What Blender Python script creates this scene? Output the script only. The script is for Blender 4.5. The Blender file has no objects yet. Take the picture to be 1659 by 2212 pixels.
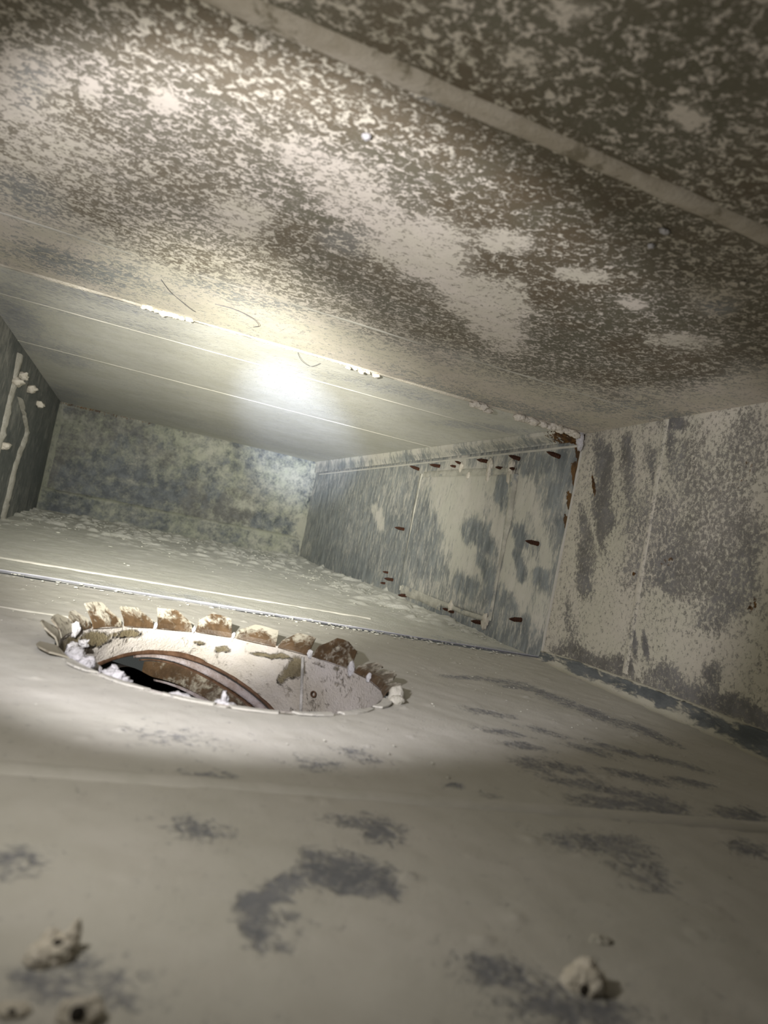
import bpy, bmesh, math, random
import numpy as np
from mathutils import Vector, Matrix, Euler

# ---------------------------------------------------------------- units
# All layout numbers are decimetres measured from the lens: x across the duct,
# y along it, z up. The floor sheet lies at z = -1 dm. P() turns them into metres
# with the floor at z = 0.
S = 0.1
XR, XL, ZC, YS, YE, YB = 4.947, -1.732, 1.7035, 7.413, 19.93, -4.0
def P(x, y, z):
    return (x * S, y * S, (z + 1.0) * S)

sc = bpy.context.scene
col = sc.collection

# ---------------------------------------------------------------- camera
cam_data = bpy.data.cameras.new('camera')
cam_data.sensor_fit = 'VERTICAL'
cam_data.sensor_height = 36.0
cam_data.lens = 1592.19 / 2212 * 36.0
cam_data.clip_start = 0.005
cam_data.clip_end = 50
cam_data.dof.use_dof = True
cam_data.dof.focus_distance = 0.85
cam_data.dof.aperture_fstop = 13.0
cam = bpy.data.objects.new('camera', cam_data)
cam.location = P(0, 0, 0)
cam.rotation_euler = (1.60782, -0.203574, -0.352986)
col.objects.link(cam)
sc.camera = cam

# ---------------------------------------------------------------- light
world = bpy.data.worlds.new('world')
sc.world = world
world.use_nodes = True
world.node_tree.nodes['Background'].inputs[0].default_value = (0.8, 0.85, 0.8, 1)
world.node_tree.nodes['Background'].inputs[1].default_value = 0.05

TORCH = Vector(P(-0.50, 1.40, 0.25))
AIM = Vector(P(3.95, 17.5, 2.0))
def torch_beam(name, watts, colour, angle, blend, aim=AIM, radius=0.006):
    d = bpy.data.lights.new(name, 'SPOT')
    d.energy = watts; d.color = colour
    d.spot_size = math.radians(angle); d.spot_blend = blend
    d.shadow_soft_size = radius
    o = bpy.data.objects.new(name, d)
    o.location = TORCH
    o.rotation_euler = (aim - TORCH).to_track_quat('-Z', 'Y').to_euler()
    col.objects.link(o)
    return o
# one hand torch: hot spot, warm rings around it and the wide spill of its reflector
torch_beam('torch_hot_spot', 165.0, (0.66, 0.75, 1.0), 13, 1.0)
torch_beam('torch_inner_ring', 46.0, (1.0, 0.985, 0.86), 25, 1.0)
torch_beam('torch_corona', 56.0, (1.0, 0.985, 0.90), 46, 1.0, Vector(P(1.45, 10.0, 0.40)))
torch_beam('torch_spill', 4.8, (0.98, 0.955, 1.0), 84, 0.36, Vector(P(2.7, 9.6, 0.95)))
torch_beam('torch_stray', 0.66, (1.0, 0.955, 0.88), 175, 0.9, Vector(P(3.2, 6.0, -0.05)))

sc.view_settings.view_transform = 'Standard'
sc.view_settings.look = 'None'
sc.view_settings.gamma = 1.0
sc.view_settings.use_curve_mapping = False
sc.view_settings.exposure = 0.38

# ---------------------------------------------------------------- noise fields
_tab = np.random.RandomState(11).rand(32, 32, 32)
def vnoise(x, y, z):
    x, y, z = np.broadcast_arrays(np.asarray(x, float), np.asarray(y, float), np.asarray(z, float))
    xi, yi, zi = np.floor(x).astype(int), np.floor(y).astype(int), np.floor(z).astype(int)
    fx, fy, fz = x - xi, y - yi, z - zi
    fx, fy, fz = [f * f * (3 - 2 * f) for f in (fx, fy, fz)]
    r = 0
    for a in (0, 1):
        for b in (0, 1):
            for c in (0, 1):
                w = (fx if a else 1 - fx) * (fy if b else 1 - fy) * (fz if c else 1 - fz)
                r = r + w * _tab[(xi + a) % 32, (yi + b) % 32, (zi + c) % 32]
    return r
def fbm(x, y, z=0.0, octaves=4):
    r, a, t = 0.0, 1.0, 0.0
    for k in range(octaves):
        r = r + a * vnoise(np.asarray(x) * 2 ** k + 7.3 * k, np.asarray(y) * 2 ** k + 3.1 * k, np.asarray(z) * 2 ** k + 5.7 * k)
        t += a; a *= 0.55
    return r / t                                            # 0..1, mean 0.5
def sstep(a, b, x):
    t = np.clip((x - a) / (b - a), 0, 1)
    return t * t * (3 - 2 * t)

# stains, bare spots and rust: ellipses in each sheet's own plane (dm):
# centre u, v, the 2x2 matrix that turns offsets into ellipse units, value
PATCHES = {
    'ceiling_near': [(-0.608, 4.396, 0.896, 0.136, 0.138, 0.681, 0.47), (-0.912, 5.292, 3.161, 0.5, 0.4, 0.891, 0.75), (-0.803, 3.899, 8.346, 0.981, 2.598, 3.288, 0.95), (0.852, 5.799, 1.07, -0.126, -0.058, 1.33, 0.5), (0.263, 5.437, 1.587, -0.03, -0.032, 1.555, 0.5), (1.538, 2.987, 1.642, -0.557, -0.322, 2.105, 0.26), (2.646, 4.045, 1.45, -0.902, 0.296, 1.541, 0.28), (1.246, 4.667, 1.874, -0.379, -0.269, 1.728, 0.36), (1.394, 2.011, 2.35, -2.105, 1.775, 2.317, 0.3), (0.232, 2.68, 3.14, -0.02, 0.652, 6.081, 0.33), (-0.531, 3.089, 2.565, 0.379, 3.043, 7.365, 0.38), (0.915, 3.074, 2.378, -0.405, -0.402, 4.425, 0.34), (-0.225, 5.136, 1.992, 0.165, -0.179, 1.526, 0.5), (1.783, 3.753, 3.813, -1.86, 1.036, 2.337, 0.3), (1.352, 4.042, 1.764, -0.233, -2.019, 3.172, 1.0), (1.995, 4.494, 2.948, -1.029, -0.702, 2.907, 1.0), (2.336, 4.775, 4.522, -1.952, -0.146, 2.149, 0.95), (0.968, 3.864, 4.799, -0.534, -1.929, 5.148, 0.92), (-0.148, 3.455, 11.625, 0.266, 3.628, 8.585, 1.0), (-0.484, 3.626, 23.084, 0.856, 10.584, 13.441, 0.95), (0.335, 4.492, 5.802, -0.152, -0.204, 3.74, 0.85), (1.663, 3.596, 6.508, -3.216, 3.646, 6.723, 0.95), (2.232, 3.624, 6.401, -4.323, 6.368, 8.471, 0.9), (1.601, 2.148, 13.316, -10.149, 5.292, 12.843, 0.9), (0.794, 2.365, 39.314, -19.563, 16.086, 21.427, 0.95), (0.968, 2.248, 15.292, -6.917, 9.081, 22.198, 0.85), (2.627, 3.746, 9.224, -7.0, 6.721, 8.513, 0.95), (3.29, 4.039, 3.643, -3.231, 4.243, 3.88, 0.8), (2.892, 3.347, 4.867, -4.805, 2.527, 1.977, 0.7), (0.997, 1.968, 11.743, -8.308, 13.93, 19.494, 0.85), (2.124, 3.651, 10.504, -7.244, 11.782, 10.18, 0.9), (0.686, 3.631, 3.279, -0.149, -1.774, 5.045, 0.75)],
    'ceiling_near_blue': [(-0.67, 6.671, 1.693, 0.179, 0.459, 2.398, 0.9), (-0.922, 5.383, 4.176, 0.858, -0.334, 2.222, 0.7), (0.605, 6.11, 2.272, -0.195, 0.528, 4.002, 0.6), (2.992, 7.232, 1.173, -0.463, 0.035, 2.928, 0.6), (4.094, 7.228, 1.139, -0.637, 0.677, 2.84, 0.7), (-0.754, 3.818, 12.689, 1.358, 3.101, 3.95, 0.6), (4.646, 5.703, 2.901, -2.672, 5.969, 0.533, 0.8), (2.957, 3.378, 7.193, -7.176, 5.07, 3.895, 0.8), (0.805, 2.671, 13.547, -3.593, 8.195, 32.38, 0.8), (0.962, 4.277, 5.95, -1.212, 1.018, 5.217, 0.4), (4.272, 5.986, 1.782, -1.425, 6.521, 1.448, 0.6)],
    'ceiling_far': [(-1.512, 9.929, 2.706, 0.576, -1.382, 0.355, 0.35), (-1.306, 11.902, 1.812, 0.208, -0.077, 0.942, 0.5), (-0.678, 7.72, 1.898, 0.176, 0.51, 3.112, 0.55), (-0.526, 8.567, 1.364, 0.09, 0.401, 2.848, 0.7), (-0.041, 7.377, 2.701, 0.031, 0.886, 5.218, 0.5), (2.791, 8.104, 1.093, -0.367, 0.43, 3.057, 0.6), (4.297, 8.71, 1.46, -0.756, 3.352, 2.302, 0.5), (1.947, 17.34, 0.597, -0.065, -0.057, 0.658, 0.75), (-1.668, 18.901, 1.684, 0.142, 0.297, 0.439, 0.5)],
    'floor': [(0.831, 2.111, 11.065, -4.395, -3.301, -8.826, 0.12), (0.939, 2.074, 8.591, -4.175, -4.292, -8.337, 0.15), (0.867, 2.035, 11.412, -3.636, 0.822, -12.33, 0.15), (0.784, 2.156, 18.843, -8.27, -8.365, -10.682, 0.25), (0.693, 2.024, 11.211, 0.77, 14.823, -16.03, 0.15), (0.612, 1.956, 11.209, 1.963, 19.126, -17.768, 0.12), (0.528, 1.882, 22.404, 0.708, 11.411, -17.959, 0.1), (0.533, 1.806, 26.411, -4.684, 0.347, -13.379, 0.2), (0.548, 1.727, 19.417, -3.757, 0.179, -17.395, 0.32), (0.62, 1.819, 20.349, -4.537, 0.328, -11.713, 0.6), (0.988, 2.003, 21.16, -12.287, -10.371, -13.224, 0.3), (0.448, 2.323, 9.25, -1.503, -2.401, -12.141, 0.4), (1.09, 2.406, 9.247, -4.452, -3.748, -6.919, 0.28), (0.962, 2.445, 14.448, -4.953, -0.956, -17.751, 0.4), (0.536, 2.766, 9.678, -1.445, -0.25, -13.144, 0.5), (1.036, 3.033, 7.973, -2.542, -1.286, -8.873, 0.55), (1.289, 3.215, 7.141, -3.008, -4.434, -7.358, 0.6), (-0.041, 2.069, 15.21, 1.787, 1.04, -11.873, 0.4), (0.156, 1.57, 8.487, -0.64, -3.499, -11.26, 0.38), (0.059, 1.579, 19.444, 1.774, -0.357, -17.19, 0.4), (1.122, 1.593, 6.553, -4.959, -5.293, -10.814, 0.35), (1.245, 1.45, 4.943, -4.178, -3.868, -12.716, 0.2), (1.971, 2.397, 5.055, -4.026, -1.623, -9.269, 0.35), (2.114, 2.295, 6.396, -7.586, -5.96, -0.166, 0.45), (2.07, 2.116, 8.446, -10.167, -8.481, -2.152, 0.5), (2.849, 2.428, 6.151, -7.311, -3.022, -7.948, 0.3), (3.233, 2.844, 5.378, -6.003, -1.002, -7.282, 0.3), (2.411, 2.823, 4.193, -3.553, -1.576, -6.209, 0.3), (2.729, 2.875, 4.979, -4.851, -2.544, -4.667, 0.25), (2.547, 3.073, 3.181, -2.661, -4.101, -10.703, 0.35), (2.525, 3.326, 4.768, -3.742, -5.404, -8.133, 0.35), (2.302, 3.341, 6.969, -4.84, -2.691, -7.006, 0.45), (2.447, 3.676, 5.362, -3.535, -2.271, -9.934, 0.35), (2.433, 3.926, 4.419, -2.711, -2.543, -11.49, 0.4), (2.854, 4.061, 4.715, -3.384, -5.053, -8.344, 0.4), (2.956, 3.286, 3.48, -3.205, -5.057, -8.855, 0.35), (3.324, 3.295, 4.929, -5.018, -4.051, -10.493, 0.35), (2.983, 3.745, 4.848, -3.947, -4.81, -8.096, 0.35), (3.49, 3.712, 4.518, -4.336, -5.154, -8.484, 0.35), (2.617, 4.381, 4.676, -2.766, -2.265, -10.949, 0.4), (3.771, 4.817, 2.466, -2.054, -6.316, -1.357, 0.3), (3.66, 5.309, 3.062, -2.219, -5.688, -2.108, 0.35), (3.985, 4.426, 3.199, -3.096, -8.411, -0.496, 0.25), (3.4, 5.646, 3.096, -1.829, 0.178, -8.946, 0.4), (2.937, 5.538, 5.124, -2.62, 2.181, -12.86, 0.4), (3.468, 5.444, 4.894, -3.06, 0.102, -11.829, 0.3), (1.635, 2.904, 19.733, -10.933, -5.488, -21.327, 0.4), (3.632, 3.584, 6.731, -7.006, -6.923, -9.326, 0.4), (1.762, 2.814, 10.789, -6.661, -4.425, -17.085, 0.6), (3.25, 3.818, 3.907, -3.486, -9.219, -7.117, 0.3), (2.336, 3.091, 6.043, -4.608, -6.036, -15.768, 0.4), (0.422, 3.214, 4.331, -0.403, 0.225, -6.661, 0.7)],
    'floor_far': [(1.098, 7.75, 1.92, -0.272, -1.299, -3.211, 0.55), (1.759, 7.363, 1.737, -0.407, -0.384, -3.143, 0.5), (2.569, 7.377, 2.42, -0.82, 0.594, -4.862, 0.6), (4.054, 7.695, 2.363, -1.261, -2.331, -2.821, 0.5), (4.602, 7.673, 2.652, -1.596, -1.578, -3.838, 0.4), (0.179, 7.848, 1.891, -0.034, -0.623, -5.504, 0.7)],
    'wall_right_far': [(15.809, 0.413, -0.26, 0.178, -0.026, -0.673, 0.3), (17.939, 0.094, -0.563, 0.441, -0.047, -0.934, 0.18), (16.054, -0.778, -0.353, -0.273, 0.081, -3.094, 0.15), (13.04, -0.196, -0.986, 0.578, -0.108, -1.246, 0.3), (13.458, 0.964, -0.973, 0.559, -0.018, -2.168, 0.4), (11.144, -0.032, -1.044, 0.524, -0.117, -1.353, 0.28), (10.52, 0.914, -0.794, 0.364, -0.025, -1.79, 0.97), (10.097, 0.345, -1.447, 1.129, -0.173, -1.342, 1.0), (11.079, 0.984, -1.82, 0.872, -0.035, -4.279, 0.9), (9.827, 1.134, -1.346, 0.574, 0.028, -7.102, 1.0), (9.792, -0.333, -1.694, 0.765, -0.352, -2.877, 0.9), (10.644, -0.661, -0.97, -0.14, -0.156, -5.468, 0.55), (8.698, 1.003, -2.739, 1.05, -0.026, -3.149, 0.9), (8.256, 0.763, -3.9, 3.014, -0.338, -2.203, 0.95), (7.935, 0.187, -3.043, 1.623, -0.397, -2.787, 0.98), (8.192, -0.317, -1.628, 1.235, -0.636, -2.646, 0.98), (8.82, 0.361, -4.148, 3.508, -0.298, -1.627, 0.95), (8.038, 1.068, -4.165, 3.07, -0.331, -2.621, 0.55), (7.572, 0.616, -3.758, 2.73, -0.427, -2.367, 0.5), (7.5, -0.442, -2.328, 1.655, -0.773, -2.848, 0.8), (9.096, 0.986, -4.603, 4.142, -0.551, -3.884, 0.1), (9.381, 0.322, -3.313, 3.247, -0.642, -3.259, 0.12), (9.884, 0.394, -3.612, 1.595, -0.263, -4.439, 0.25), (9.603, -0.412, -2.765, 1.23, -0.641, -4.878, 0.18), (8.945, -0.294, -3.921, 4.278, -0.643, -2.269, 0.15), (8.426, 0.418, -5.703, 5.05, -1.028, -4.988, 0.0), (8.381, 0.084, -7.12, 6.471, -1.203, -5.023, 0.15), (8.18, -0.106, -6.257, 2.375, -0.997, -8.35, 0.1), (7.829, 0.952, -6.412, 3.84, -0.399, -4.131, 0.05), (7.628, 1.297, -2.705, 0.91, 0.102, -4.601, 0.08), (8.145, 1.369, -2.317, 1.182, -0.156, -7.372, 0.25), (8.578, 1.318, -4.248, 1.588, 0.195, -8.826, 0.3), (7.498, -0.024, -6.327, 2.212, -0.972, -8.146, 0.08), (7.61, -0.134, -4.476, 1.593, -1.044, -8.056, 0.45), (7.653, -0.156, -8.126, 2.91, -2.317, -17.645, 0.15), (7.792, -0.059, -6.334, 2.296, -1.152, -9.652, 0.1), (7.239, 0.251, -5.679, 4.093, -0.489, -2.155, 0.1), (7.323, -0.249, -6.436, 4.889, -0.798, -2.859, 0.3), (9.46, -1.067, -0.379, -0.092, -0.296, -6.857, 0.18), (8.106, -0.838, -1.307, -0.792, 0.373, -4.084, 0.3), (10.153, -0.949, -0.911, -0.303, -0.179, -11.775, 0.15), (8.348, -0.521, -4.107, 4.132, -1.17, -3.766, 0.25), (13.922, 0.391, -2.789, 4.032, -0.46, -3.208, 0.95), (8.125, 0.408, -7.149, 5.61, -0.499, -2.611, 0.6)],
    'wall_right_far_rust': [(7.445, 1.434, -10.687, 6.554, -0.356, -4.979, 1.0), (7.364, 0.792, -11.501, 8.043, -0.559, -3.385, 1.0), (7.365, 0.515, -14.488, 10.364, -0.827, -4.241, 1.0), (7.399, 1.125, -11.763, 7.335, -0.498, -4.738, 1.0), (7.388, 0.387, -35.038, 11.884, -4.59, -60.254, 0.8), (7.549, 1.636, -4.082, 1.921, 0.115, -19.125, 1.0)],
    'wall_right_near': [(6.619, 1.038, -2.074, 1.095, -0.138, -1.462, 0.75), (6.83, 1.246, -5.464, 2.618, -0.112, -2.495, 0.08), (6.717, 0.833, -6.04, 2.926, -0.357, -3.807, 0.15), (6.423, 1.336, -8.876, 3.783, -0.086, -3.588, 0.12), (6.284, 0.991, -11.294, 4.818, -0.338, -5.035, 0.35), (5.958, 1.227, -10.621, 4.538, -0.227, -4.341, 0.35), (6.694, 0.63, -8.522, 4.673, -0.446, -3.151, 0.2), (5.801, 1.66, -5.243, 1.398, 1.238, -15.522, 0.1), (5.745, 1.45, -13.247, 5.417, -0.172, -7.125, 0.3), (5.2, 0.496, -1.198, 0.023, 0.174, -3.475, 0.42), (4.92, 0.238, -1.766, -0.172, 0.34, -4.226, 0.36), (5.476, 0.213, -3.284, 0.884, -0.537, -4.611, 0.3), (5.936, 0.715, -2.458, 0.695, -0.191, -4.311, 0.5), (5.002, 1.001, -2.141, 0.516, -0.022, -2.718, 0.55), (5.383, 1.214, -3.477, 0.885, 0.057, -2.567, 0.5), (4.6, 0.544, -3.582, 0.819, -0.234, -2.906, 0.4), (4.935, -0.125, -4.747, 1.186, -1.469, -8.343, 0.4), (4.747, 1.397, -4.21, 0.955, 0.189, -3.614, 0.5), (5.927, 0.207, -2.855, 1.214, -0.522, -3.035, 0.55), (6.846, 0.054, -6.856, 4.447, -0.469, -2.048, 0.2), (6.953, 0.512, -7.891, 5.003, -0.394, -2.266, 0.25), (6.933, -0.476, -7.514, 4.598, -0.818, -3.094, 0.35), (6.324, -0.418, -2.145, 0.673, -0.54, -2.963, 0.97), (6.362, 0.451, -6.564, 1.996, -0.381, -5.119, 0.9), (5.136, -0.407, -2.623, 0.048, -0.364, -4.51, 0.95), (4.515, -0.424, -3.061, 0.718, -0.79, -3.353, 0.92), (5.99, -0.772, -2.46, -0.579, -0.025, -7.285, 0.9), (5.613, -0.2, -2.601, 0.728, -0.967, -5.68, 0.85), (6.601, -0.816, -1.803, -0.201, -0.532, -8.523, 0.15), (6.058, -0.788, -4.145, -0.983, -0.049, -9.028, 0.2), (4.994, -0.738, -2.432, -0.511, 0.01, -8.366, 0.2), (4.783, -0.526, -7.551, 1.869, -2.072, -8.579, 0.25), (5.348, -0.705, -5.843, -1.282, 0.046, -7.943, 0.3), (4.529, -0.763, -3.746, -0.899, 0.272, -10.31, 0.1), (4.211, -0.777, -4.997, -0.949, -0.059, -10.937, 0.1), (5.816, -0.483, -20.266, 8.852, -2.056, -7.753, 0.02), (5.64, -0.469, -20.788, 10.694, -2.602, -8.412, 0.05), (5.799, -0.727, -20.094, 8.892, -2.707, -9.089, 0.05), (5.529, -0.836, -5.58, -1.246, -0.209, -16.618, 0.35)],
    'wall_right_near_rust': [(5.507, 0.327, -7.491, 1.085, -0.864, -23.223, 0.55), (5.325, 0.316, -4.334, 0.608, -1.185, -29.782, 0.3), (4.404, 0.079, -16.406, 0.202, -0.156, -13.807, 0.45), (5.987, 0.172, -35.755, 10.427, -6.135, -53.826, 0.9), (6.589, 0.169, -41.021, 13.021, -7.067, -66.557, 0.7), (7.019, 1.091, -28.428, 15.727, -0.508, -6.043, 0.8), (4.819, 1.082, -3.4, 0.791, 0.017, -4.186, 0.25)],
    'wall_end': [(-0.827, 0.966, 1.325, 0.054, 0.106, -2.148, 0.35), (-0.827, -0.104, 1.034, 0.042, 0.064, -2.157, 0.12), (0.486, 0.065, 0.806, -0.022, -0.117, -2.808, 0.1), (0.895, 0.89, 0.97, -0.027, -0.056, -2.084, 0.4), (2.0, 1.335, 1.525, -0.047, -0.058, -3.139, 0.8), (1.349, 1.553, 1.43, -0.042, -0.077, -5.155, 0.7), (3.976, 0.959, 1.307, -0.046, -0.048, -1.975, 0.75), (4.352, 1.043, 4.724, 1.016, 1.418, -6.402, 0.95), (3.073, 0.378, 1.156, -0.039, -0.092, -2.68, 0.55), (2.383, 0.104, 0.921, -0.029, -0.146, -3.702, 0.12), (3.691, -0.131, 1.133, -0.04, -0.189, -4.428, 0.15), (3.612, 0.237, 1.987, 0.07, 0.189, -5.692, 0.6), (4.693, 0.073, 5.016, 2.268, 0.515, -1.194, 0.7), (-1.439, 1.289, 1.582, -0.036, -0.099, -4.824, 0.5), (-0.307, 1.693, 1.011, -0.025, -0.108, -8.491, 0.45), (0.134, 0.109, 1.496, 0.059, 0.465, -14.118, 0.4), (-0.558, 0.194, 21.056, 8.892, 0.931, -1.953, 0.4), (0.768, 0.493, 20.017, 8.621, 0.898, -1.907, 0.45), (2.441, 0.997, 2.689, 0.569, 0.603, -2.644, 0.5)],
    'wall_left': [(13.992, 0.076, 0.422, 0.696, 0.07, -2.059, 0.2), (18.704, 0.128, 0.367, 0.818, 0.029, -1.015, 0.05), (10.594, 1.598, 1.532, 2.326, 0.542, -2.728, 0.6), (18.917, 1.021, 0.568, 1.438, 0.138, -1.799, 0.3)],
}

def paint(field, u, v, patches, soft=0.5, warp=0.45, fr=2.2, seed=0.0):
    wx = (fbm(u * fr, v * fr, 3.3 + seed, 4) - 0.5)
    wy = (fbm(u * fr, v * fr, 9.1 + seed, 4) - 0.5)
    for (cu, cv, a, b, c, d, val) in patches:
        du, dv = u - cu, v - cv
        e = a * du + b * dv; f = c * du + d * dv
        e = e + wx * 2 * warp * 1.6; f = f + wy * 2 * warp * 1.6
        w = 1 - sstep(1 - soft, 1 + soft, np.sqrt(e * e + f * f))
        field = field * (1 - w) + val * w
    return field

# ---------------------------------------------------------------- mesh helpers
def link(o, parent=None):
    col.objects.link(o)
    if parent is not None:
        o.parent = parent
    return o
def tag(o, label=None, cat=None, group=None, kind=None):
    if label: o['label'] = label
    if cat: o['category'] = cat
    if group: o['group'] = group
    if kind: o['kind'] = kind
    return o
def empty(name, loc=(0, 0, 0)):
    o = bpy.data.objects.new(name, None)
    o.empty_display_size = 0.01
    o.location = loc
    return link(o)
def mesh_obj(name, verts, faces, mat, parent=None, smooth=True, attrs=None, origin=None):
    """verts already in metres, world space; origin moves the pivot there"""
    verts = np.asarray(verts, float)
    off = np.array(origin if origin is not None else (parent.location if parent is not None else (0, 0, 0)), float)
    me = bpy.data.meshes.new(name)
    me.from_pydata((verts - off).tolist(), [], faces)
    if smooth:
        me.polygons.foreach_set('use_smooth', [True] * len(me.polygons))
    for k, a in (attrs or {}).items():
        at = me.attributes.new(k, 'FLOAT', 'POINT')
        at.data.foreach_set('value', np.ascontiguousarray(np.ravel(a), dtype=np.float32))
    me.update()
    me.materials.append(mat)
    o = bpy.data.objects.new(name, me)
    if parent is None:
        o.location = off
    elif origin is not None:
        o.location = off - np.array(parent.location)
    return link(o, parent)
def grid_faces(nu, nv, flip=False, keep=None):
    i, j = np.meshgrid(np.arange(nu - 1), np.arange(nv - 1), indexing='ij')
    a = (i * nv + j).ravel(); b = a + nv; c = b + 1; d = a + 1
    f = np.stack([a, d, c, b] if flip else [a, b, c, d], 1)
    if keep is not None:
        f = f[keep[f].all(1)]
    return f.tolist()
def box_mesh(x0, x1, y0, y1, z0, z1, bev=0.0, seg=2):
    bm = bmesh.new()
    bmesh.ops.create_cube(bm, size=1)
    for v in bm.verts:
        v.co = Vector(P(x0 + (v.co.x + .5) * (x1 - x0), y0 + (v.co.y + .5) * (y1 - y0), z0 + (v.co.z + .5) * (z1 - z0)))
    if bev:
        bmesh.ops.bevel(bm, geom=bm.edges[:], offset=bev * S, segments=seg, affect='EDGES', profile=.6)
    bm.verts.index_update()
    vs = [tuple(v.co) for v in bm.verts]; fs = [[v.index for v in f.verts] for f in bm.faces]
    bm.free()
    return vs, fs
_ico = {}
def ico(sub):
    if sub not in _ico:
        bm = bmesh.new(); bmesh.ops.create_icosphere(bm, subdivisions=sub, radius=1)
        _ico[sub] = (np.array([v.co[:] for v in bm.verts]), [[v.index for v in f.verts] for f in bm.faces])
        bm.free()
    return _ico[sub]
def lump_mesh(c, r, seed, rough=0.55, fr=1.6, sub=4, rot=0.0):
    """an irregular crumbly lump, dm in, metres out"""
    v, f = ico(sub)
    n = fbm(v[:, 0] * fr + seed * 3.7, v[:, 1] * fr + seed, v[:, 2] * fr - seed, 4)
    n2 = fbm(v[:, 0] * fr * 4 + seed, v[:, 1] * fr * 4, v[:, 2] * fr * 4, 3)
    w = v * (1 + rough * 2.2 * (n - 0.5) + rough * 0.7 * (n2 - 0.5))[:, None] * np.array(r)
    ca, sa = math.cos(rot), math.sin(rot)
    w = np.stack([w[:, 0] * ca - w[:, 1] * sa, w[:, 0] * sa + w[:, 1] * ca, w[:, 2]], 1)
    w = w + np.array(c)
    return np.stack([w[:, 0] * S, w[:, 1] * S, (w[:, 2] + 1) * S], 1), f
def tube_mesh(path, rad, n=6):
    """a tube through dm points"""
    pts = [Vector(p) for p in path]; vs = []; fs = []
    for i, p in enumerate(pts):
        t = (pts[min(i + 1, len(pts) - 1)] - pts[max(i - 1, 0)]).normalized()
        a = t.orthogonal().normalized() if i == 0 else (a - t * a.dot(t)).normalized()
        b = t.cross(a)
        rr = rad[i] if hasattr(rad, '__len__') else rad
        for k in range(n):
            q = p + (a * math.cos(2 * math.pi * k / n) + b * math.sin(2 * math.pi * k / n)) * rr
            vs.append(P(*q))
    for i in range(len(pts) - 1):
        for k in range(n):
            fs.append([i * n + k, i * n + (k + 1) % n, (i + 1) * n + (k + 1) % n, (i + 1) * n + k])
    fs.append(list(range(n))[::-1]); fs.append([(len(pts) - 1) * n + k for k in range(n)])
    return vs, fs

# ---------------------------------------------------------------- materials
def rgb(c): return (c[0], c[1], c[2], 1.0)
class NT:
    def __init__(s, name):
        s.m = bpy.data.materials.new(name); s.m.use_nodes = True
        s.t = s.m.node_tree; s.n = s.t.nodes
        s.bsdf = s.n['Principled BSDF']
        tc = s.n.new('ShaderNodeTexCoord')
        vm = s.n.new('ShaderNodeVectorMath'); vm.operation = 'SCALE'; vm.inputs['Scale'].default_value = 10.0
        s.t.links.new(tc.outputs['Object'], vm.inputs[0]); s.co = vm.outputs[0]
    def l(s, a, b): s.t.links.new(a, b)
    def noise(s, scale, detail=4, rough=.55, dist=0.0, vec=None):
        n = s.n.new('ShaderNodeTexNoise'); n.inputs['Scale'].default_value = scale
        n.inputs['Detail'].default_value = detail; n.inputs['Roughness'].default_value = rough
        n.inputs['Distortion'].default_value = dist
        s.l(vec or s.co, n.inputs['Vector']); return n.outputs['Fac']
    def stretch(s, v):
        m = s.n.new('ShaderNodeVectorMath'); m.operation = 'MULTIPLY'; m.inputs[1].default_value = v
        s.l(s.co, m.inputs[0]); return m.outputs[0]
    def math(s, op, a, b=None, c=None):
        n = s.n.new('ShaderNodeMath'); n.operation = op
        for i, v in enumerate((a, b, c)):
            if v is None: continue
            if isinstance(v, (int, float)): n.inputs[i].default_value = v
            else: s.l(v, n.inputs[i])
        return n.outputs[0]
    def ramp(s, x, a, b, lo=0.0, hi=1.0):
        n = s.n.new('ShaderNodeMapRange'); n.interpolation_type = 'SMOOTHSTEP'
        s.l(x, n.inputs[0])
        for i, v in zip((1, 2, 3, 4), (a, b, lo, hi)): n.inputs[i].default_value = v
        return n.outputs[0]
    def mix(s, f, a, b):
        n = s.n.new('ShaderNodeMix'); n.data_type = 'RGBA'
        if isinstance(f, (int, float)): n.inputs[0].default_value = f
        else: s.l(f, n.inputs[0])
        for i, v in ((6, a), (7, b)):
            if isinstance(v, tuple): n.inputs[i].default_value = rgb(v)
            else: s.l(v, n.inputs[i])
        return n.outputs[2]
    def attr(s, name):
        n = s.n.new('ShaderNodeAttribute'); n.attribute_name = name; return n.outputs['Fac']
    def bump(s, h, dist, strength=1.0):
        n = s.n.new('ShaderNodeBump'); n.inputs['Strength'].default_value = strength
        n.inputs['Distance'].default_value = dist * S
        s.l(h, n.inputs['Height']); s.l(n.outputs[0], s.bsdf.inputs['Normal'])

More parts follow.
